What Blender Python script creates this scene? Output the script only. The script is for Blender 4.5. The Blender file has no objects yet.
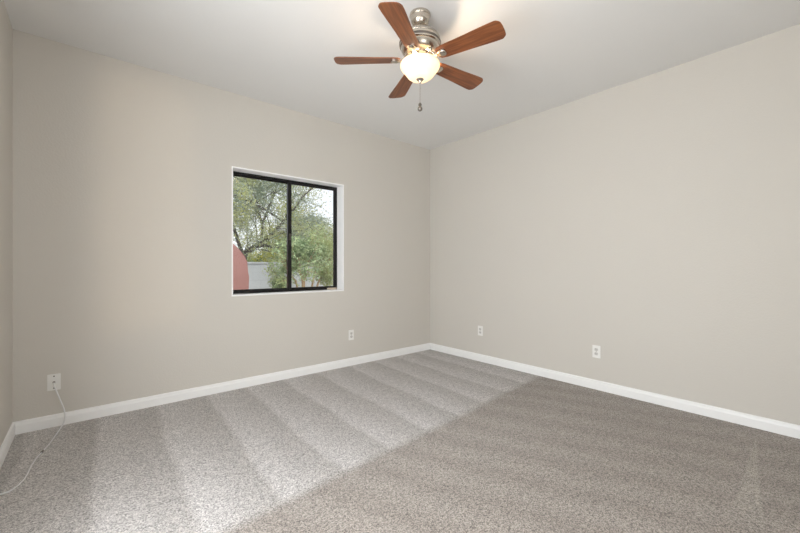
import bpy, bmesh, math, random
import numpy as np
from mathutils import Vector, Matrix
R = math.radians
C = bpy.context.scene.collection
sc = bpy.context.scene

# ---------------------------------------------------------------- camera
CAMH = 1.136
F = 367.0
YAW = R(49.65)                       # direction of view, measured from the window wall's direction (x)
VV = Vector((math.cos(YAW), math.sin(YAW), 0)); RR = Vector((math.sin(YAW), -math.cos(YAW), 0))
cam_d = bpy.data.cameras.new('camera'); cam = bpy.data.objects.new('camera', cam_d); C.objects.link(cam)
cam.location = (0, 0, CAMH); cam.rotation_euler = (R(90), 0, YAW - R(90))
cam_d.sensor_width = 36; cam_d.lens = F / 800 * 36; cam_d.clip_start = 0.02
sc.camera = cam
sc.view_settings.view_transform = 'Standard'; sc.view_settings.look = 'None'
sc.view_settings.exposure = 0.0; sc.view_settings.gamma = 1.0; sc.view_settings.use_curve_mapping = False
sc.cycles.use_denoising = True
sc.cycles.max_bounces = 10; sc.cycles.diffuse_bounces = 6; sc.cycles.transparent_max_bounces = 12
sc.cycles.sample_clamp_indirect = 6

# ---------------------------------------------------------------- sky
W = bpy.data.worlds.new('sky'); sc.world = W; W.use_nodes = True
wn = W.node_tree; wn.nodes.clear()
tc = wn.nodes.new('ShaderNodeTexCoord'); sx = wn.nodes.new('ShaderNodeSeparateXYZ')
wn.links.new(tc.outputs['Generated'], sx.inputs[0])
cr = wn.nodes.new('ShaderNodeValToRGB'); wn.links.new(sx.outputs['Z'], cr.inputs[0])
cr.color_ramp.elements[0].position = 0.0; cr.color_ramp.elements[0].color = (0.95, 0.95, 0.96, 1)
cr.color_ramp.elements[1].position = 0.7; cr.color_ramp.elements[1].color = (0.62, 0.72, 0.90, 1)
bg = wn.nodes.new('ShaderNodeBackground'); bg.inputs[1].default_value = 1.4
wo = wn.nodes.new('ShaderNodeOutputWorld')
wn.links.new(cr.outputs[0], bg.inputs[0]); wn.links.new(bg.outputs[0], wo.inputs[0])

# ---------------------------------------------------------------- sun and added fill lamps
def light(name, kind, loc, energy, color, rot=None, target=None, **kw):
    d = bpy.data.lights.new(name, kind); o = bpy.data.objects.new(name, d); C.objects.link(o)
    o.location = loc; d.energy = energy; d.color = color
    if rot: o.rotation_euler = rot
    if target is not None: o.rotation_euler = (Vector(target) - Vector(loc)).to_track_quat('-Z', 'Y').to_euler()
    for k, v in kw.items(): setattr(d, k, v)
    return o
light('sun', 'SUN', (0, -5, 10), 3.2, (1.0, 0.95, 0.86), target=(-1.2, 1.0, 0), angle=R(3))
# added fill lamp outside an opening cut in the left wall, out of view
light('fill_left', 'AREA', (-0.75, 0.75, 1.15), 97, (0.95, 0.98, 1.0), target=(1.6, 1.15, 1.25), shape='RECTANGLE', size=1.5, size_y=1.7)
# second added fill lamp, unseen behind the camera, lifts window wall and floor
light('fill_front', 'AREA', (0.60, -0.60, 1.15), 16, (0.97, 0.985, 1.0), target=(0.7, 2.0, 1.35), shape='RECTANGLE', size=1.1, size_y=1.7)
# extra lamp above the window, out of sight, added to brighten the return
light('fill_window', 'AREA', (1.2, 5.0, 3.6), 480, (0.90, 0.95, 1.0), target=(1.7, 3.5, 1.4), shape='RECTANGLE', size=2.4, size_y=1.2)
# unseen lamp, made up to throw a warm patch through the narrow slot
light('patch_lamp', 'POINT', (-0.62, -4.0, 1.25), 190, (1.0, 0.74, 0.46), shadow_soft_size=0.10)

# ---------------------------------------------------------------- materials
def nmat(name):
    m = bpy.data.materials.new(name); m.use_nodes = True
    nt = m.node_tree; return m, nt, nt.nodes['Principled BSDF']
def N(nt, t, **kw):
    n = nt.nodes.new(t)
    for k, v in kw.items(): setattr(n, k, v)
    return n
def mix(nt, fac, a, b):
    n = N(nt, 'ShaderNodeMix', data_type='RGBA')
    for s, v in ((n.inputs[0], fac), (n.inputs[6], a), (n.inputs[7], b)):
        if isinstance(v, (int, float)): s.default_value = v
        elif isinstance(v, tuple): s.default_value = (*v, 1)
        else: nt.links.new(v, s)
    return n.outputs[2]
def M_(nt, op, a, b=None, c=None):
    n = N(nt, 'ShaderNodeMath', operation=op)
    for i, v in enumerate((a, b, c)):
        if v is None: continue
        if isinstance(v, (int, float)): n.inputs[i].default_value = v
        else: nt.links.new(v, n.inputs[i])
    return n.outputs[0]
def sstep(nt, v, lo, hi):
    n = N(nt, 'ShaderNodeMapRange', interpolation_type='SMOOTHSTEP')
    nt.links.new(v, n.inputs[0]); n.inputs[1].default_value = lo; n.inputs[2].default_value = hi
    return n.outputs[0]
def simple(name, col, rough=0.5, metal=0.0, var=0.05, scale=30, bump=0.0, bscale=200):
    m, nt, p = nmat(name)
    g = N(nt, 'ShaderNodeNewGeometry')
    no = N(nt, 'ShaderNodeTexNoise'); no.inputs['Scale'].default_value = scale; no.inputs['Detail'].default_value = 4
    nt.links.new(g.outputs['Position'], no.inputs['Vector'])
    dark = tuple(c * (1 - var) for c in col); lite = tuple(min(1, c * (1 + var)) for c in col)
    nt.links.new(mix(nt, no.outputs[0], dark, lite), p.inputs['Base Color'])
    p.inputs['Roughness'].default_value = rough; p.inputs['Metallic'].default_value = metal
    if bump:
        nb = N(nt, 'ShaderNodeTexNoise'); nb.inputs['Scale'].default_value = bscale; nb.inputs['Detail'].default_value = 3
        nt.links.new(g.outputs['Position'], nb.inputs['Vector'])
        b = N(nt, 'ShaderNodeBump'); b.inputs['Strength'].default_value = bump; b.inputs['Distance'].default_value = 0.004
        nt.links.new(nb.outputs[0], b.inputs['Height']); nt.links.new(b.outputs[0], p.inputs['Normal'])
    return m
WALL = simple('greige_wall_paint', (0.600, 0.570, 0.520), 0.75, var=0.012, scale=3, bump=0.25, bscale=90)
CEIL = simple('white_ceiling_paint', (0.75, 0.747, 0.737), 0.9, var=0.01, scale=3, bump=0.2, bscale=80)
TRIM = simple('white_trim_paint', (0.86, 0.86, 0.85), 0.35, var=0.01)
RETURN = simple('white_return_paint', (0.93, 0.93, 0.93), 0.6, var=0.01)
BLACK = simple('black_anodised_frame', (0.010, 0.009, 0.009), 0.35, 0.3, var=0.2)
GASKET = simple('dark_gasket', (0.03, 0.03, 0.035), 0.6)
PLATE = simple('white_plastic', (0.80, 0.79, 0.76), 0.3, var=0.01)
SLOT = simple('dark_slot', (0.03, 0.028, 0.025), 0.6)
SOCK = simple('receptacle_face', (0.60, 0.58, 0.55), 0.35)
NICKEL = simple('brushed_nickel', (0.56, 0.51, 0.44), 0.24, 1.0, var=0.10, scale=60)
NICKELD = simple('dark_nickel', (0.20, 0.18, 0.16), 0.35, 1.0, var=0.2)
CABLE = simple('grey_white_cable', (0.72, 0.72, 0.72), 0.4)
PINK = simple('pink_stucco', (0.15, 0.068, 0.058), 0.9, var=0.15, scale=3, bump=0.5, bscale=40)
STUCCO = simple('tan_stucco', (0.5, 0.42, 0.33), 0.9, var=0.1, bump=0.5, bscale=40)
DIRT = simple('gravel_ground', (0.38, 0.31, 0.24), 0.95, var=0.3, scale=40, bump=0.6, bscale=60)
BARK = simple('dark_bark', (0.10, 0.085, 0.075), 0.9, var=0.4, scale=30)
STEM = simple('tan_stem', (0.30, 0.21, 0.12), 0.8, var=0.25, scale=12)

def block_mat():
    m, nt, p = nmat('grey_block_wall')
    g = N(nt, 'ShaderNodeNewGeometry'); s = N(nt, 'ShaderNodeSeparateXYZ'); c = N(nt, 'ShaderNodeCombineXYZ')
    nt.links.new(g.outputs['Position'], s.inputs[0]); nt.links.new(s.outputs[0], c.inputs[0]); nt.links.new(s.outputs[2], c.inputs[1])
    br = N(nt, 'ShaderNodeTexBrick'); nt.links.new(c.outputs[0], br.inputs['Vector'])
    br.inputs['Scale'].default_value = 1.0; br.inputs['Brick Width'].default_value = 0.4; br.inputs['Row Height'].default_value = 0.2
    br.inputs['Mortar Size'].default_value = 0.006
    br.inputs['Color1'].default_value = (0.37, 0.39, 0.40, 1); br.inputs['Color2'].default_value = (0.39, 0.405, 0.415, 1)
    br.inputs['Mortar'].default_value = (0.34, 0.35, 0.36, 1)
    nt.links.new(br.outputs[0], p.inputs['Base Color']); p.inputs['Roughness'].default_value = 0.95
    return m
BLOCK = block_mat()

def leaf_mat(name, c1, c2, c3):
    m, nt, p = nmat(name)
    g = N(nt, 'ShaderNodeNewGeometry')
    no = N(nt, 'ShaderNodeTexNoise'); no.inputs['Scale'].default_value = 9; no.inputs['Detail'].default_value = 6
    n2 = N(nt, 'ShaderNodeTexNoise'); n2.inputs['Scale'].default_value = 1.1
    for n in (no, n2): nt.links.new(g.outputs['Position'], n.inputs['Vector'])
    a = mix(nt, sstep(nt, no.outputs[0], 0.38, 0.62), c1, c2)
    b = mix(nt, sstep(nt, n2.outputs[0], 0.45, 0.62), a, c3)
    nt.links.new(b, p.inputs['Base Color']); p.inputs['Roughness'].default_value = 0.5
    tr = N(nt, 'ShaderNodeBsdfTranslucent'); nt.links.new(b, tr.inputs[0])
    ms = N(nt, 'ShaderNodeMixShader'); ms.inputs[0].default_value = 0.4
    nt.links.new(p.outputs[0], ms.inputs[1]); nt.links.new(tr.outputs[0], ms.inputs[2])
    nt.links.new(ms.outputs[0], nt.nodes['Material Output'].inputs[0])
    return m
LEAF_GREY = leaf_mat('grey_green_leaves', (0.27, 0.34, 0.26), (0.52, 0.57, 0.46), (0.50, 0.52, 0.24))
LEAF_YEL = leaf_mat('yellow_green_leaves', (0.36, 0.38, 0.10), (0.62, 0.56, 0.14), (0.22, 0.30, 0.12))
LEAF_GRN = leaf_mat('shrub_leaves', (0.15, 0.22, 0.10), (0.42, 0.50, 0.27), (0.36, 0.40, 0.17))

def wood_mat():
    m, nt, p = nmat('cherry_blade_wood')
    t = N(nt, 'ShaderNodeTexCoord'); mp = N(nt, 'ShaderNodeMapping'); mp.inputs['Scale'].default_value = (3, 40, 10)
    nt.links.new(t.outputs['Object'], mp.inputs[0])
    no = N(nt, 'ShaderNodeTexNoise'); no.inputs['Scale'].default_value = 1.6; no.inputs['Detail'].default_value = 6; no.inputs['Distortion'].default_value = 0.6
    nt.links.new(mp.outputs[0], no.inputs['Vector'])
    nt.links.new(mix(nt, sstep(nt, no.outputs[0], 0.3, 0.7), (0.13, 0.040, 0.014), (0.25, 0.083, 0.028)), p.inputs['Base Color'])
    p.inputs['Roughness'].default_value = 0.38
    return m
WOOD = wood_mat()

def carpet_mat():
    m, nt, p = nmat('grey_beige_carpet')
    g = N(nt, 'ShaderNodeNewGeometry'); s = N(nt, 'ShaderNodeSeparateXYZ'); nt.links.new(g.outputs['Position'], s.inputs[0])
    X, Y = s.outputs[0], s.outputs[1]
    w = N(nt, 'ShaderNodeTexNoise'); w.inputs['Scale'].default_value = 1.0; w.inputs['Detail'].default_value = 2
    nt.links.new(g.outputs['Position'], w.inputs['Vector'])
    wob = M_(nt, 'MULTIPLY', M_(nt, 'SUBTRACT', w.outputs[0], 0.5), 0.16)
    # vacuum passes beyond the seam run towards the window wall
    xf = M_(nt, 'ADD', M_(nt, 'ADD', X, wob), M_(nt, 'MULTIPLY', M_(nt, 'SUBTRACT', Y, 2.4), -0.04))
    ph = M_(nt, 'FRACT', M_(nt, 'DIVIDE', M_(nt, 'ADD', xf, 5.06), 0.36))
    saw = M_(nt, 'MULTIPLY', sstep(nt, ph, 0.0, 0.16), M_(nt, 'SUBTRACT', 1.0, M_(nt, 'MULTIPLY', sstep(nt, ph, 0.12, 1.0), 0.85)))
    far = mix(nt, saw, (0.40, 0.375, 0.355), (0.52, 0.495, 0.48))
    # near passes, pushed the other way: darker and softer
    xn = M_(nt, 'ADD', M_(nt, 'ADD', X, wob), M_(nt, 'MULTIPLY', Y, 0.42))
    pn = M_(nt, 'FRACT', M_(nt, 'DIVIDE', M_(nt, 'ADD', xn, 5.0), 0.30))
    tri = M_(nt, 'MULTIPLY', sstep(nt, pn, 0.0, 0.5), M_(nt, 'SUBTRACT', 1.0, sstep(nt, pn, 0.55, 1.0)))
    near = mix(nt, tri, (0.288, 0.252, 0.222), (0.325, 0.287, 0.255))
    # wedges left by the nozzle along the right wall
    for (y0, x0, sl, amt) in ((0.335, 3.50, 0.05, 0.9), (0.02, 3.50, 0.06, 0.6)):
        d = M_(nt, 'SUBTRACT', M_(nt, 'MULTIPLY', M_(nt, 'SUBTRACT', x0, X), sl), M_(nt, 'ABSOLUTE', M_(nt, 'ADD', M_(nt, 'SUBTRACT', Y, y0), M_(nt, 'MULTIPLY', M_(nt, 'SUBTRACT', x0, X), 0.07))))
        f = M_(nt, 'MULTIPLY', M_(nt, 'MULTIPLY', sstep(nt, d, 0.0, 0.015), M_(nt, 'SUBTRACT', 1.0, sstep(nt, M_(nt, 'SUBTRACT', x0, X), 1.0, 1.4))), amt)
        near = mix(nt, f, near, (0.37, 0.335, 0.295))
    seam = M_(nt, 'SUBTRACT', M_(nt, 'ADD', Y, M_(nt, 'MULTIPLY', wob, 0.25)), M_(nt, 'ADD', M_(nt, 'MULTIPLY', X, 0.09), 1.64))
    base = mix(nt, sstep(nt, seam, -0.05, 0.05), near, far)
    # fibre speckle
    ks = []
    for scl in (230, 150, 60):
        sp = N(nt, 'ShaderNodeTexVoronoi'); sp.inputs['Scale'].default_value = scl; nt.links.new(g.outputs['Position'], sp.inputs['Vector'])
        sc_ = N(nt, 'ShaderNodeSeparateColor'); nt.links.new(sp.outputs['Color'], sc_.inputs[0]); ks.append(sc_.outputs[0])
    k = M_(nt, 'ADD', 0.25, M_(nt, 'ADD', M_(nt, 'MULTIPLY', ks[0], 1.14), M_(nt, 'ADD', M_(nt, 'MULTIPLY', ks[1], 0.30), M_(nt, 'MULTIPLY', ks[2], 0.06))))
    vm = N(nt, 'ShaderNodeVectorMath', operation='SCALE'); nt.links.new(base, vm.inputs[0]); nt.links.new(k, vm.inputs[3])
    nt.links.new(vm.outputs[0], p.inputs['Base Color'])
    p.inputs['Roughness'].default_value = 0.95; p.inputs['Sheen Weight'].default_value = 0.25; p.inputs['Sheen Roughness'].default_value = 0.4
    b = N(nt, 'ShaderNodeBump'); b.inputs['Strength'].default_value = 0.6; b.inputs['Distance'].default_value = 0.006
    nt.links.new(ks[0], b.inputs['Height']); nt.links.new(b.outputs[0], p.inputs['Normal'])
    return m
CARPET = carpet_mat()

def glass_mat():
    m, nt, p = nmat('window_glass'); nt.nodes.remove(p)
    t = N(nt, 'ShaderNodeBsdfTransparent'); t.inputs[0].default_value = (0.96, 0.97, 0.97, 1)
    gl = N(nt, 'ShaderNodeBsdfGlossy'); gl.inputs['Roughness'].default_value = 0.02
    fr = N(nt, 'ShaderNodeFresnel'); fr.inputs[0].default_value = 1.45
    ms = N(nt, 'ShaderNodeMixShader'); nt.links.new(fr.outputs[0], ms.inputs[0])
    nt.links.new(t.outputs[0], ms.inputs[1]); nt.links.new(gl.outputs[0], ms.inputs[2])
    nt.links.new(ms.outputs[0], nt.nodes['Material Output'].inputs[0]); return m
GLASS = glass_mat()
def bowl_mat():
    m, nt, p = nmat('frosted_alabaster_glass')
    g = N(nt, 'ShaderNodeNewGeometry'); no = N(nt, 'ShaderNodeTexNoise'); no.inputs['Scale'].default_value = 14; no.inputs['Detail'].default_value = 3; no.inputs['Distortion'].default_value = 1.5
    nt.links.new(g.outputs['Position'], no.inputs['Vector'])
    c = mix(nt, no.outputs[0], (0.95, 0.86, 0.72), (0.98, 0.95, 0.88))
    nt.links.new(c, p.inputs['Base Color']); p.inputs['Roughness'].default_value = 0.25
    p.inputs['Emission Color'].default_value = (1.0, 0.74, 0.46, 1); p.inputs['Emission Strength'].default_value = 0.4
    tr = N(nt, 'ShaderNodeBsdfTranslucent'); nt.links.new(c, tr.inputs[0])
    ms = N(nt, 'ShaderNodeMixShader'); ms.inputs[0].default_value = 0.5
    nt.links.new(p.outputs[0], ms.inputs[1]); nt.links.new(tr.outputs[0], ms.inputs[2])
    nt.links.new(ms.outputs[0], nt.nodes['Material Output'].inputs[0]); return m
BOWL = bowl_mat()
def bulb_mat():
    m, nt, p = nmat('lit_bulb'); p.inputs['Base Color'].default_value = (1, .9, .8, 1)
    p.inputs['Emission Color'].default_value = (1, 0.78, 0.5, 1); p.inputs['Emission Strength'].default_value = 12; return m
BULB = bulb_mat()

# ---------------------------------------------------------------- mesh helpers
def box(bm, lo, hi, bev=0.0):
    r = bmesh.ops.create_cube(bm, size=1)
    v = r['verts']
    bmesh.ops.scale(bm, verts=v, vec=[max(1e-5, hi[i] - lo[i]) for i in range(3)])
    bmesh.ops.translate(bm, verts=v, vec=[(hi[i] + lo[i]) / 2 for i in range(3)])
    if bev:
        e = list({e for x in v for e in x.link_edges})
        bmesh.ops.bevel(bm, geom=e, offset=bev, segments=2, affect='EDGES')
def lathe(bm, prof, n=48, c=(0, 0, 0)):
    rings = []
    for (r, z) in prof:
        if r < 1e-5: rings.append([bm.verts.new((c[0], c[1], c[2] + z))])
        else: rings.append([bm.verts.new((c[0] + r * math.cos(2 * math.pi * k / n), c[1] + r * math.sin(2 * math.pi * k / n), c[2] + z)) for k in range(n)])
    for a, b in zip(rings, rings[1:]):
        for k in range(n):
            q = [a[k % len(a)], a[(k + 1) % len(a)], b[(k + 1) % len(b)], b[k % len(b)]]
            u = []
            for x in q:
                if x not in u: u.append(x)
            if len(u) >= 3: bm.faces.new(u)
def tube(bm, pts, rad, n=8, cap=True):
    pts = [Vector(p) for p in pts]
    rad = rad if isinstance(rad, (list, tuple)) else [rad] * len(pts)
    rings = []; up = None
    for i, p in enumerate(pts):
        t = (pts[min(i + 1, len(pts) - 1)] - pts[max(i - 1, 0)]).normalized()
        if up is None: up = t.orthogonal().normalized()
        up = (up - t * up.dot(t)).normalized(); s = t.cross(up)
        rings.append([bm.verts.new(p + rad[i] * (math.cos(2 * math.pi * k / n) * up + math.sin(2 * math.pi * k / n) * s)) for k in range(n)])
    for a, b in zip(rings, rings[1:]):
        for k in range(n): bm.faces.new((a[k], a[(k + 1) % n], b[(k + 1) % n], b[k]))
    if cap: bm.faces.new(rings[0][::-1]); bm.faces.new(rings[-1])
def prism(bm, outline, z0, z1):
    a = [bm.verts.new((x, y, z0)) for x, y in outline]; b = [bm.verts.new((x, y, z1)) for x, y in outline]
    bm.faces.new(a[::-1]); bm.faces.new(b); n = len(a)
    for k in range(n): bm.faces.new((a[k], a[(k + 1) % n], b[(k + 1) % n], b[k]))
def obj(name, bm, mat, parent=None, smooth=False):
    bmesh.ops.recalc_face_normals(bm, faces=bm.faces)
    me = bpy.data.meshes.new(name); bm.to_mesh(me); bm.free(); me.materials.append(mat)
    if smooth:
        me.polygons.foreach_set('use_smooth', [True] * len(me.polygons))
        try: me.set_sharp_from_angle(angle=R(40))
        except Exception: pass
    o = bpy.data.objects.new(name, me); C.objects.link(o)
    if parent: o.parent = parent
    return o
def thing(name, loc=(0, 0, 0), rz=0, **p):
    o = bpy.data.objects.new(name, None); C.objects.link(o); o.location = loc; o.rotation_euler = (0, 0, rz)
    o.empty_display_size = 0.1
    for k, v in p.items(): o[k] = v
    return o
def struct(o): o['kind'] = 'structure'; return o
def boxes(name, bs, mat, parent=None, bev=0.0):
    bm = bmesh.new()
    for lo, hi in bs: box(bm, lo, hi, bev)
    return obj(name, bm, mat, parent)
def spline(pts, k=6):
    P = [Vector(p) for p in pts]; P = [2 * P[0] - P[1]] + P + [2 * P[-1] - P[-2]]; out = []
    for i in range(1, len(P) - 2):
        for j in range(k):
            t = j / k; a, b, c, d = P[i - 1:i + 3]
            out.append(0.5 * ((2 * b) + (c - a) * t + (2 * a - 5 * b + 4 * c - d) * t * t + (3 * b - a - 3 * c + d) * t ** 3))
    out.append(P[-2]); return out

# ---------------------------------------------------------------- the room
H = 2.74; X0, X1 = -0.389, 3.585; Y0, Y1 = -0.36, 3.58; T = 0.15
WX0, WX1, WZ0, WZ1 = 1.019, 2.196, 0.872, 2.05
struct(boxes('floor', [((X0 - T, Y0 - T, -0.1), (X1 + T, Y1 + T, 0))], CARPET))
struct(boxes('ceiling', [((X0 - T, Y0 - T, H), (X1 + T, Y1 + T, H + 0.15))], CEIL))
struct(boxes('sun_blocker', [((X0 - 3, -8, H + .01), (X1 + 3, Y0 - T, H + .16))], CEIL))   # unseen slab added to keep the sun out of the front openings
L = 0.012   # thickness of the painted window return
def plane_wall(name, axis, lo, hi, holes, d0, d1, mat):
    """wall slab spanning lo..hi (along, height) with rectangular holes, thickness d0..d1"""
    xs = sorted({lo[0], hi[0], *[h[0] for h in holes], *[h[2] for h in holes]})
    zs = sorted({lo[1], hi[1], *[h[1] for h in holes], *[h[3] for h in holes]})
    bm = bmesh.new(); vs = {}
    inside = lambda a, b: any(h[0] <= a <= h[2] and h[1] <= b <= h[3] for h in holes)
    cell = {(i, j): not inside((xs[i] + xs[i + 1]) / 2, (zs[j] + zs[j + 1]) / 2) for i in range(len(xs) - 1) for j in range(len(zs) - 1)}
    def V(i, j, d):
        if (i, j, d) not in vs:
            vs[i, j, d] = bm.verts.new((xs[i], d, zs[j]) if axis == 'x' else (d, xs[i], zs[j]))
        return vs[i, j, d]
    for (i, j), on in cell.items():
        if not on: continue
        for d in (d0, d1): bm.faces.new((V(i, j, d), V(i + 1, j, d), V(i + 1, j + 1, d), V(i, j + 1, d)))
        for (di, dj, a, b) in ((-1, 0, (i, j), (i, j + 1)), (1, 0, (i + 1, j), (i + 1, j + 1)), (0, -1, (i, j), (i + 1, j)), (0, 1, (i, j + 1), (i + 1, j + 1))):
            if not cell.get((i + di, j + dj), False):
                bm.faces.new((V(*a, d0), V(*b, d0), V(*b, d1), V(*a, d1)))
    return struct(obj(name, bm, mat))
WT = 0.20
plane_wall('wall_back', 'x', (X0 - T, 0), (X1 + T, H), [(WX0 - L, WZ0 - L, WX1 + L, WZ1 + L)], Y1, Y1 + WT, WALL)
struct(boxes('wall_right', [((X1, Y0, 0), (X1 + T, Y1, H))], WALL))
plane_wall('wall_left', 'y', (Y0, 0), (Y1, H), [(-0.1, 0.1, 1.7, 2.1)], X0 - T, X0, WALL)  # opening invented to let the left fill lamp in
# near wall: both openings invented, a slot shaping the warm patch, one for fill
DX0, DX1, DZ = -0.315, 0.02, 1.93
w = plane_wall('wall_front', 'x', (X0 - T, 0), (X1 + T, H), [(DX0, 0.95, DX1, DZ), (0.15, 0.1, 1.25, 2.1)], Y0 - T, Y0, WALL)
bm = bmesh.new()
for (cx, s) in ((DX0, 1), (DX1, -1)):
    r = 0.12; pts = [(cx, DZ)] + [(cx + s * r * (1 - math.sin(a)), DZ - r * (1 - math.cos(a))) for a in [k * math.pi / 16 for k in range(9)]]
    fr = [bm.verts.new((x, Y0 - 0.14, z)) for x, z in pts]; bk = [bm.verts.new((x, Y0 - 0.01, z)) for x, z in pts]
    bm.faces.new(fr); bm.faces.new(bk[::-1])
    for k in range(len(pts)): bm.faces.new((fr[k], fr[(k + 1) % len(pts)], bk[(k + 1) % len(pts)], bk[k]))
struct(obj('patch_corner_mask', bm, WALL))  # corner pieces added in the slot to round the patch of light

struct(boxes('lamp_blocker', [((0.04, -3.2, 0), (0.12, Y0 - T, H))], WALL))  # unseen partition added to stop the patch lamp reaching the wide opening
def baseboard(name, a, b, inward):
    """moulded skirting along the floor from a to b; inward is the unit vector into the room"""
    prof = [(0, 0), (0.014, 0), (0.014, 0.058), (0.011, 0.066), (0.0095, 0.078), (0.006, 0.084), (0, 0.086)]
    bm = bmesh.new(); R1 = []; 
    for p in (a, b): R1.append([bm.verts.new((p[0] + inward[0] * d, p[1] + inward[1] * d, z)) for d, z in prof])
    n = len(prof)
    for k in range(n): bm.faces.new((R1[0][k], R1[0][(k + 1) % n], R1[1][(k + 1) % n], R1[1][k]))
    bm.faces.new(R1[0]); bm.faces.new(R1[1][::-1])
    return struct(obj(name, bm, TRIM))
baseboard('baseboard_back', (X0, Y1), (X1, Y1), (0, -1))
baseboard('baseboard_right', (X1, Y0), (X1, Y1), (-1, 0))
baseboard('baseboard_left', (X0, 1.72), (X0, Y1), (1, 0))

# ---------------------------------------------------------------- window 1
win = thing('window_1', (WX0, Y1, WZ0), kind='structure')
ww, wh = WX1 - WX0, WZ1 - WZ0
boxes('window_return', [((-L, 0.001, -L), (0, WT, wh + L)), ((ww, 0.001, -L), (ww + L, WT, wh + L)),
                        ((0, 0.001, wh), (ww, WT, wh + L)), ((0, 0.001, -L), (ww, WT, 0))], RETURN, win)
FY = 0.13; fd = 0.05; ft = 0.026
boxes('window_frame', [((0, FY, 0), (ft, FY + fd, wh)), ((ww - ft, FY, 0), (ww, FY + fd, wh)),
                       ((ft, FY, wh - ft), (ww - ft, FY + fd, wh)), ((ft, FY, 0), (ww - ft, FY + fd, ft))], BLACK, win, 0.002)
mx = ww * 0.515
s1 = boxes('fixed_sash', [((ft, FY + .026, ft), (ft + .012, FY + .044, wh - ft)), ((mx - .018, FY + .026, ft), (mx + .022, FY + .044, wh - ft)),
                          ((ft + .012, FY + .026, ft), (mx - .018, FY + .044, ft + .012)), ((ft + .012, FY + .026, wh - ft - .012), (mx - .018, FY + .044, wh - ft))], BLACK, win, 0.0015)
s2 = boxes('sliding_sash', [((mx - .02, FY + .003, ft), (mx + .02, FY + .024, wh - ft)), ((ww - ft - .012, FY + .003, ft), (ww - ft, FY + .024, wh - ft)),
                            ((mx + .02, FY + .003, ft), (ww - ft - .012, FY + .024, ft + .014)), ((mx + .02, FY + .003, wh - ft - .014), (ww - ft - .012, FY + .024, wh - ft))], BLACK, win, 0.0015)
boxes('pane', [((ft + .012, FY + .034, ft + .012), (mx - .018, FY + .037, wh - ft - .012))], GLASS, s1)
boxes('pane', [((mx + .02, FY + .012, ft + .014), (ww - ft - .012, FY + .015, wh - ft - .014))], GLASS, s2)
boxes('latch', [((mx - .006, FY - .006, wh * .46), (mx + .008, FY + .004, wh * .46 + .07))], NICKELD, s2, .002)
boxes('track_stop', [((ww - .13, FY - .004, 0.0), (ww - .01, FY + .001, .022))], STUCCO, win)['label'] = 'pale stop on the frame foot'

# added frame, out of view, lining the opening made for the left fill lamp
w2 = thing('fill_opening_frame', (X0 - T, -0.1, 0.1), kind='structure')
boxes('window_frame', [((0.02, 0, 0), (.07, .03, 2)), ((0.02, 1.77, 0), (.07, 1.8, 2)), ((0.02, .03, 0), (.07, 1.77, .03)), ((0.02, .03, 1.97), (.07, 1.77, 2))], BLACK, w2)

# ---------------------------------------------------------------- wall plates
def duplex(name, loc, rz, label, group=None):
    t = thing(name, loc, rz, label=label, category='power outlet')
    if group: t['group'] = group
    bm = bmesh.new(); box(bm, (-.035, -.006, -.0575), (.035, 0, .0575), .002); obj('cover_plate', bm, PLATE, t)
    for zc in (-.0195, .0195):
        bm = bmesh.new()
        out = [(.017 * math.cos(a), max(-.0135, min(.0135, .017 * math.sin(a)))) for a in [k * math.pi / 12 for k in range(24)]]
        v1 = [bm.verts.new((x, -.0085, zc + z)) for x, z in out]; v0 = [bm.verts.new((x, -.005, zc + z)) for x, z in out]
        bm.faces.new(v1); bm.faces.new(v0[::-1])
        for k in range(24): bm.faces.new((v1[k], v1[(k + 1) % 24], v0[(k + 1) % 24], v0[k]))
        rc = obj('receptacle', bm, SOCK, t)
        bm = bmesh.new(); box(bm, (-.008, -.0089, zc - .001), (-.0055, -.008, zc + .008)); box(bm, (.0055, -.0089, zc - .001), (.008, -.008, zc + .008))
        box(bm, (-.0022, -.0089, zc - .009), (.0022, -.008, zc - .005)); obj('slots', bm, SLOT, rc)
    bm = bmesh.new(); lathe(bm, [(0, 0), (.0035, 0), (.003, .0015), (0, .0018)], 12); bmesh.ops.rotate(bm, verts=bm.verts, matrix=Matrix.Rotation(R(90), 3, 'X'))
    bmesh.ops.translate(bm, verts=bm.verts, vec=(0, -.006, 0)); obj('screw', bm, NICKEL, t)
    return t
duplex('power_outlet', (2.303, Y1, .349), 0, 'white duplex power outlet on the window wall, right of and below the window')
duplex('power_outlet', (X1, 2.729, .366), R(-90), 'white power outlet on the right wall, the one nearest the far corner')
duplex('power_outlet', (X1, 1.411, .349), R(-90), 'white duplex power outlet on the bare right wall, nearer the camera than its twin')
cp = thing('coaxial_wall_plate', (-.185, Y1, .315), 0, label='white wall plate with a grey cable plugged in, low beside the left corner', category='wall plate')
bm = bmesh.new(); box(bm, (-.035, -.006, -.0575), (.035, 0, .0575), .002); obj('cover_plate', bm, PLATE, cp)
for zc in (-.042, .042):
    bm = bmesh.new(); lathe(bm, [(0, 0), (.0045, 0), (.004, .0015), (0, .002)], 12); bmesh.ops.rotate(bm, verts=bm.verts, matrix=Matrix.Rotation(R(90), 3, 'X'))
    bmesh.ops.translate(bm, verts=bm.verts, vec=(0, -.006, zc)); obj('screw', bm, SLOT, cp)
bm = bmesh.new(); lathe(bm, [(0, 0), (.0075, 0), (.0075, .003), (.005, .003), (.005, .010), (0, .010)], 12); bmesh.ops.rotate(bm, verts=bm.verts, matrix=Matrix.Rotation(R(90), 3, 'X'))
bmesh.ops.translate(bm, verts=bm.verts, vec=(0, -.006, 0)); obj('jack', bm, NICKELD, cp)

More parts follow.
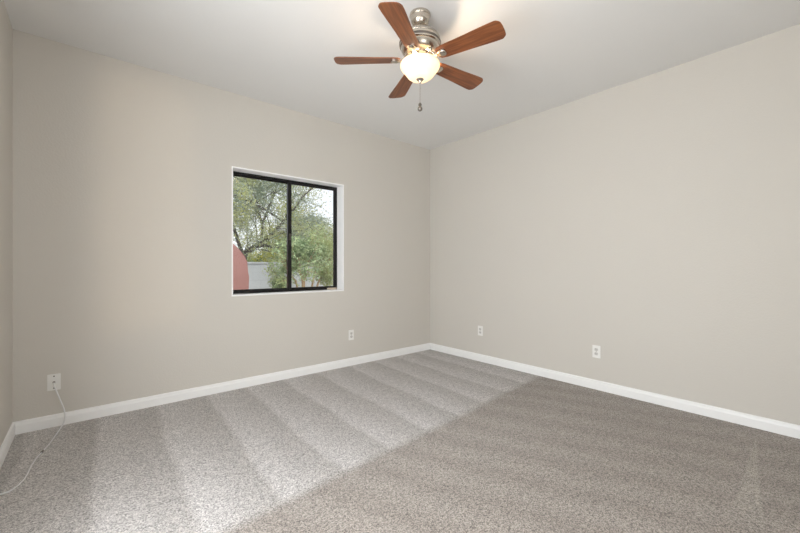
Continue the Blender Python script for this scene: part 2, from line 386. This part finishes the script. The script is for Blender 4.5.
def onfloor(px, py, z=0.006):
    d = F * (CAMH - z) / (py - 267); p = VV * d + RR * ((px - 400) / F * d); return (p.x, p.y, z)
cable = thing('coaxial_cable', (-.185, 3.55, 0), label='thin grey cable looping from the wall plate down across the carpet', category='cable')
pts = [(-.185, 3.557, .315), (-.183, 3.535, .308), (-.170, 3.505, .27), (-.145, 3.49, .19), (-.127, 3.488, .12), (-.127, 3.484, .055), (-.148, 3.468, .012)] + \
      [onfloor(*p) for p in ((54, 438), (48.7, 445), (42.2, 452.4), (36, 459), (30.8, 467), (27, 475), (22, 482), (11.4, 490.7), (0, 494.6), (-14, 497), (-40, 500))]
pts = [(x + .185, y - 3.55, z) for x, y, z in pts]
bm = bmesh.new(); tube(bm, spline(pts, 6), .0042, 8); obj('cord', bm, CABLE, cable, True)
bm = bmesh.new(); tube(bm, [(pts[0][0], pts[0][1] + .014, pts[0][2]), (pts[0][0], pts[0][1] - .006, pts[0][2])], .0055, 10); obj('plug', bm, NICKELD, cable)
a, b = Vector(pts[9]), Vector(pts[10]); d = (b - a).normalized()
bm = bmesh.new(); tube(bm, [a - d * .012 + Vector((0, 0, .0015)), a + d * .014 + Vector((0, 0, .0015))], .0058, 10); obj('connector', bm, NICKELD, cable)['label'] = 'dark metal joint in the cable'

# ---------------------------------------------------------------- ceiling fan
HUB = VV * 2.336 + RR * 0.1275
fan = thing('ceiling_fan', (HUB.x, HUB.y, H), R(-40.35), label='brushed nickel ceiling fan with five reddish brown wooden blades and a lit glass bowl', category='ceiling fan')
z = lambda v: v - H
bm = bmesh.new(); lathe(bm, [(0, z(2.739)), (.066, z(2.739)), (.067, z(2.728)), (.064, z(2.722)), (.060, z(2.715)), (.060, z(2.700)), (.054, z(2.683)), (.042, z(2.668)), (.030, z(2.660)), (.022, z(2.657)), (0, z(2.657))]); obj('canopy', bm, NICKEL, fan, True)
bm = bmesh.new(); lathe(bm, [(0, z(2.66)), (.013, z(2.66)), (.013, z(2.645)), (.026, z(2.642)), (.028, z(2.630)), (0, z(2.630))]); obj('downrod', bm, NICKELD, fan, True)
bm = bmesh.new(); lathe(bm, [(0, z(2.632)), (.04, z(2.632)), (.075, z(2.624)), (.105, z(2.608)), (.122, z(2.590)), (.127, z(2.578)), (.124, z(2.572)), (.124, z(2.566)), (.130, z(2.562)), (.131, z(2.535)), (.127, z(2.530)), (.122, z(2.528)), (.119, z(2.510)), (.108, z(2.492)), (.090, z(2.482)), (0, z(2.482))], 64); mo = obj('motor_housing', bm, NICKEL, fan, True)
bm = bmesh.new(); lathe(bm, [(.1315, z(2.556)), (.1335, z(2.553)), (.1335, z(2.545)), (.1315, z(2.542))], 64); obj('accent_band', bm, NICKELD, mo, True)
bm = bmesh.new(); lathe(bm, [(0, z(2.483)), (.062, z(2.483)), (.064, z(2.474)), (.058, z(2.468)), (.058, z(2.440)), (.048, z(2.430)), (.0, z(2.428))]); obj('switch_housing', bm, NICKEL, fan, True)
lk = obj('light_stem', (lambda b: (lathe(b, [(0, z(2.43)), (.009, z(2.43)), (.009, z(2.325)), (0, z(2.325))], 16), b)[1])(bmesh.new()), NICKEL, fan, True)
# bowl: outer then inner skin, open at the top
op = [(.018, 2.327), (.045, 2.3275), (.066, 2.334), (.080, 2.345), (.091, 2.360), (.103, 2.376), (.116, 2.390), (.124, 2.402), (.126, 2.413), (.123, 2.423), (.115, 2.431), (.108, 2.434)]
ip = [(r - .004, zz + (.003 if zz < 2.42 else -.001)) for r, zz in op][::-1]
bm = bmesh.new(); lathe(bm, [(r, z(zz)) for r, zz in op + ip]); bw = obj('glass_bowl', bm, BOWL, fan, True)
bw['label'] = 'glowing frosted glass bowl'
bm = bmesh.new(); lathe(bm, [(0, z(2.333)), (.022, z(2.333)), (.024, z(2.326)), (.020, z(2.321)), (.012, z(2.318)), (.010, z(2.310)), (.007, z(2.304)), (0, z(2.302))], 24); obj('finial', bm, NICKEL, fan, True)
bm = bmesh.new()
tube(bm, [(0, 0, z(2.305)), (0, 0, z(2.175))], .0009, 6)
zz = 2.302
while zz > 2.178:
    bmesh.ops.create_icosphere(bm, subdivisions=1, radius=.0018, matrix=Matrix.Translation((0, 0, z(zz)))); zz -= .0052
ch = obj('pull_chain', bm, NICKEL, fan, True)
bm = bmesh.new(); lathe(bm, [(0, z(2.180)), (.004, z(2.178)), (.0095, z(2.170)), (.011, z(2.163)), (.008, z(2.156)), (.009, z(2.152)), (.015, z(2.145)), (.016, z(2.137)), (.012, z(2.129)), (.005, z(2.124)), (0, z(2.123))], 20); obj('pull_knob', bm, NICKELD, ch, True)
# bulbs
for k, (a, e) in enumerate(((5, 6.5), (125, 2.5), (235, 2.5))):
    x, y = .068 * math.cos(R(a)), .068 * math.sin(R(a))
    bm = bmesh.new(); lathe(bm, [(0, .020), (.008, .018), (.014, .010), (.016, 0), (.014, -.009), (.008, -.015), (0, -.017)], 16, (x, y, z(2.388)))
    ob = obj('bulb', bm, BULB, fan, True)
    lo = light('fan_bulb_light', 'POINT', (x, y, z(2.427)), e, (1.0, 0.77, 0.54), shadow_soft_size=.014); lo.parent = fan
    ob.visible_shadow = True
# blades, in the fan's own frame (x to the right of the picture, y away from the camera)
def blade_outline():
    r0, r1 = .125, .543
    up = [(r0, .030), (r0 + .012, .043), (r0 + .05, .050), (r0 + .20, .057), (r1 - .075, .067), (r1 - .030, .068), (r1 - .020, .065), (r1 - .006, .053), (r1 - .001, .044), (r1 + .002, .020)]
    return up + [(x, -y) for x, y in up[::-1]]
for k in range(5):
    ang = R((36.4, 107.2, 179.3, 250.0, 324.6)[k])
    Mz = Matrix.Rotation(ang, 4, 'Z'); Mp = Mz @ Matrix.Translation((0, 0, z(2.449))) @ Matrix.Rotation(R(-12), 4, 'X')
    # iron: arm from the motor, splayed foot and oval medallion under the blade
    bm = bmesh.new()
    prism(bm, [(.06, -.014), (.09, -.012), (.115, -.010), (.127, -.013), (.148, -.026), (.166, -.029), (.182, -.020), (.188, 0), (.182, .020), (.166, .029), (.148, .026), (.127, .013), (.115, .010), (.09, .012), (.06, .014)], -.0095, -.0035)
    g = bmesh.ops.create_uvsphere(bm, u_segments=20, v_segments=8, radius=1, matrix=Matrix.Translation((.158, 0, -.009)) @ Matrix.Diagonal((.028, .021, .007, 1)))
    bmesh.ops.transform(bm, matrix=Matrix.Rotation(R(-12), 4, 'X'), verts=bm.verts)
    tube(bm, [(.075, 0, .034), (.085, 0, .018), (.105, 0, .002), (.13, 0, -.006)], [.013, .012, .011, .008], 8)
    ir = obj('blade_iron', bm, NICKEL, fan, True); ir.matrix_local = Mz @ Matrix.Translation((0, 0, z(2.449)))
    bm = bmesh.new(); prism(bm, blade_outline(), -.003, .003)
    bl = obj('blade', bm, WOOD, fan); bl.matrix_local = Mp
    bv = bl.modifiers.new('b', 'BEVEL'); bv.width = .0015; bv.segments = 2

# ---------------------------------------------------------------- yard beyond the window
GZ = -0.25
struct(boxes('yard_ground', [((-20, Y1 + WT + .01, GZ - .2), (45, 60, GZ))], DIRT))
def at(px, py, Y):
    u = (px - 400) / F; d = VV + RR * u; t = Y / d.y
    return Vector((d.x * t, Y, CAMH + (267 - py) / F * t))
# pink stucco garden wall with a rounded shoulder
bm = bmesh.new(); e = at(248.5, 262, 6.2); top = at(233, 244, 6.2).z; sh = e.z
prof = [(-1.5, GZ), (e.x, GZ), (e.x + .01, sh - .25), (e.x - .01, sh), (e.x - .06, sh + .10), (e.x - .14, sh + .19), (e.x - .23, top + .0), (e.x - .34, top + .04), (-1.5, top + .06)]
f0 = [bm.verts.new((x, 6.2, zc)) for x, zc in prof]; f1 = [bm.verts.new((x, 6.5, zc)) for x, zc in prof]
bm.faces.new(f0); bm.faces.new(f1[::-1])
for k in range(len(prof)): bm.faces.new((f0[k], f0[(k + 1) % len(prof)], f1[(k + 1) % len(prof)], f1[k]))
bmesh.ops.bevel(bm, geom=[ed for ed in bm.edges if abs(ed.verts[0].co.y - ed.verts[1].co.y) < 1e-4], offset=.03, segments=3, affect='EDGES')
o = obj('stucco_garden_wall', bm, PINK); o['label'] = 'dusty pink stucco garden wall with a rounded shoulder, at the window\'s lower left'; o['category'] = 'garden wall'
gy = 9.0; gt = at(265, 262.5, gy).z
gw = thing('block_boundary_wall', (0, gy, GZ), label='pale grey block wall crossing the yard behind the shrubs', category='boundary wall')
boxes('wall_body', [((-3, 0, 0), (14, .2, gt - GZ - .05))], BLOCK, gw)
boxes('wall_cap', [((-3.01, -.015, gt - GZ - .05), (14.01, .215, gt - GZ))], BLOCK, gw, .005)

rng = np.random.default_rng(7); random.seed(7)
def leaves_mesh(name, pts, length, width, mat, parent):
    pts = np.asarray(pts); n = len(pts)
    d = rng.normal(size=(n, 3)); d /= np.linalg.norm(d, axis=1)[:, None]
    s = np.cross(d, rng.normal(size=(n, 3))); s /= np.linalg.norm(s, axis=1)[:, None]
    l = length * rng.uniform(.5, 1.3, n)[:, None]; w_ = width * rng.uniform(.6, 1.3, n)[:, None]
    v = np.stack([pts - d * l / 2, pts + s * w_ / 2, pts + d * l / 2, pts - s * w_ / 2], 1).reshape(-1, 3)
    me = bpy.data.meshes.new(name); me.vertices.add(4 * n); me.loops.add(4 * n); me.polygons.add(n)
    me.vertices.foreach_set('co', v.astype(np.float32).ravel()); me.loops.foreach_set('vertex_index', np.arange(4 * n, dtype=np.int32))
    me.polygons.foreach_set('loop_start', np.arange(0, 4 * n, 4, dtype=np.int32)); me.update(calc_edges=True); me.materials.append(mat)
    o = bpy.data.objects.new(name, me); C.objects.link(o); o.parent = parent; return o
def grow(bm, tips, p, d, length, rad, depth, spread=.6, droop=0.0):
    """one limb, then its forks; twig points are gathered in tips"""
    pts = [p.copy()]; cur = p.copy(); dd = d.copy()
    for k in range(4):
        dd = (dd + Vector([random.uniform(-.28, .28) for _ in range(3)]) + Vector((0, 0, -droop))).normalized()
        cur = cur + dd * (length / 4); pts.append(cur.copy())
    tube(bm, pts, [rad * (1 - .12 * k) for k in range(5)], 5, False)
    if depth <= 1: tips += [q for q in pts[1:]]
    if depth == 0: return
    for k in range(3):
        q = pts[2 + k] if k < 2 else pts[4]
        nd = (dd + Vector([random.uniform(-spread, spread) for _ in range(3)]) * 1.3).normalized()
        grow(bm, tips, q, nd, length * random.uniform(.6, .8), rad * .55, depth - 1, spread, droop)
def plant(name, base, limbs, depth, nleaf, sp, leaf, lmat, bark, label, cat, group=None, droop=0.0, extra=()):
    t = thing(name, base, label=label, category=cat)
    if group: t['group'] = group
    B = Vector(base); bm = bmesh.new(); tips = []
    for pl, r0, r1, ln in limbs:
        P = spline([Vector(q) - B for q in pl], 4)
        tube(bm, P, [r0 + (r1 - r0) * i / (len(P) - 1) for i in range(len(P))], 7)
        for i in range(len(P) // 3, len(P), 2):
            d = (P[min(i + 1, len(P) - 1)] - P[i - 1]).normalized()
            nd = (d + Vector([random.uniform(-.9, .9) for _ in range(3)]) + Vector((0, 0, .2))).normalized()
            grow(bm, tips, P[i], nd, ln * random.uniform(.7, 1.1), r1 * .6, depth, droop=droop)
    obj('branches', bm, bark, t, True)
    T_ = np.array([[*q] for q in tips]); idx = rng.integers(0, len(T_), nleaf)
    P = T_[idx] + rng.normal(size=(nleaf, 3)) * sp
    for (c, r, n) in extra:
        g = rng.normal(size=(n, 3)); g /= np.linalg.norm(g, axis=1)[:, None]
        P = np.concatenate([P, np.array([*(Vector(c) - B)]) + g * np.array(r) * rng.uniform(.35, 1, (n, 1))])
    P = P[P[:, 2] > .05]
    leaves_mesh('foliage', P, *leaf, lmat, t)
    return t
def pl(Y, *pp):
    return [at(px, py, Y + (k * .15)) for k, (px, py) in enumerate(pp)]
b0 = at(243, 262, 10.6); base = (b0.x - .1, 10.6, GZ)
plant('mesquite_tree', base, [
    ([base, (b0.x - .05, 10.6, .6), at(243.5, 257, 10.6), at(252, 249, 10.6), at(261, 242, 10.5), at(270, 236, 10.3), at(284, 222, 10.0)], .12, .03, 1.3),
    ([at(255, 247, 10.6), at(266, 246, 10.5), at(277, 249, 10.4), at(283, 240, 10.2)], .06, .02, .7),
    ([at(261, 242, 10.5), at(262, 225, 10.6), at(255, 205, 10.4), at(247, 185, 10.2)], .05, .02, 1.3),
    ([at(284, 222, 10.0), at(268, 212, 9.8), at(254, 204, 9.5), at(236, 196, 9.2)], .035, .015, 1.2),
    ([at(270, 236, 10.3), at(290, 215, 10.0), at(305, 195, 9.8), at(325, 180, 9.6)], .04, .012, 1.0),
    ([at(243.5, 257, 10.6), at(236, 235, 10.7), at(228, 205, 10.8), at(232, 170, 10.8)], .06, .02, 1.5),
    ([at(262, 225, 10.6), at(272, 200, 10.6), at(280, 175, 10.4), at(285, 150, 10.2)], .04, .015, 1.2),
    ], 2, 30000, .13, (.08, .026), LEAF_GREY, BARK, 'tall grey-green tree with dark arching branches, behind the grey block wall', 'tree', droop=.05,
    extra=[(at(247, 192, 10.2), (.75, .7, .65), 3500), (at(262, 182, 10.4), (.9, .7, .5), 3500), (at(240, 215, 10.4), (.6, .6, .5), 2500), (at(310, 225, 10.4), (.9, .6, .3), 1500), (at(300, 190, 10.2), (1.2, .6, .6), 700)])
c = at(312, 240, 14.0)
plant('palo_verde_tree', (c.x, 14.0, GZ), [
    ([(c.x, 14, GZ), (c.x - .1, 14, 1.0), (c.x - .6, 14, 2.0)], .10, .03, 1.1), ([(c.x, 14, GZ), (c.x + .2, 14.2, 1.0), (c.x + .6, 14.2, 1.9)], .08, .03, 1.1)],
    2, 12000, .2, (.10, .05), LEAF_YEL, STEM, 'yellow-green tree rising in the distance beyond the block wall', 'tree',
    extra=[((c.x - .8, 14, 1.9), (1.5, .8, .65), 6000), ((c.x + .6, 14.2, 1.7), (1.3, .8, .6), 6000)])
c = at(262, 256, 21.0)
plant('distant_bush', (c.x, 21.0, GZ), [([(c.x, 21, GZ), (c.x, 21, .8), (c.x - .2, 21, 1.4)], .06, .02, .8), ([(c.x, 21, GZ), (c.x + .4, 21, 1.2)], .05, .02, .8)],
    2, 5000, .2, (.12, .06), LEAF_YEL, STEM, 'low yellowish bush showing just over the grey wall, left pane', 'bush',
    extra=[((c.x, 21, 1.3), (2.6, .8, .7), 6000)])
c = at(303, 284, 7.4)
plant('branching_shrub', (c.x, 7.4, GZ), [
    ([(c.x, 7.4, GZ), at(303, 284, 7.4), at(299, 272, 7.35), at(294, 258, 7.3)], .035, .015, .45),
    ([(c.x, 7.4, GZ), at(304, 283, 7.4), at(306, 270, 7.4), at(311, 256, 7.4)], .035, .015, .45),
    ([(c.x + .05, 7.4, GZ), at(313, 282, 7.5), at(316, 268, 7.5), at(315, 254, 7.5)], .028, .012, .45),
    ([(c.x + .1, 7.4, GZ), at(318, 284, 7.5), at(326, 272, 7.5), at(330, 256, 7.5)], .028, .012, .45),
    ([(c.x - .05, 7.4, GZ), at(297, 286, 7.4), at(290, 276, 7.3), at(287, 266, 7.3)], .025, .012, .4)],
    1, 5000, .08, (.075, .026), LEAF_GRN, STEM, 'big green shrub with bare tan stems, filling the lower right pane', 'shrub',
    extra=[(at(300, 250, 7.4), (.34, .25, .22), 1800), (at(320, 250, 7.5), (.36, .25, .26), 2200), (at(327, 274, 7.5), (.24, .2, .32), 1500), (at(290, 264, 7.4), (.18, .2, .2), 700)])
c = at(281, 285, 8.3)
plant('leafy_bush', (c.x, 8.3, GZ), [([(c.x, 8.3, GZ), at(280, 286, 8.3), at(277, 276, 8.3)], .02, .01, .25), ([(c.x, 8.3, GZ), at(283, 282, 8.3), at(284, 272, 8.3)], .02, .01, .25)],
    1, 1100, .06, (.07, .024), LEAF_GRN, STEM, 'smaller green bush before the grey wall, at the left pane\'s lower edge', 'bush',
    extra=[(at(281, 287, 8.3), (.20, .2, .30), 900)])
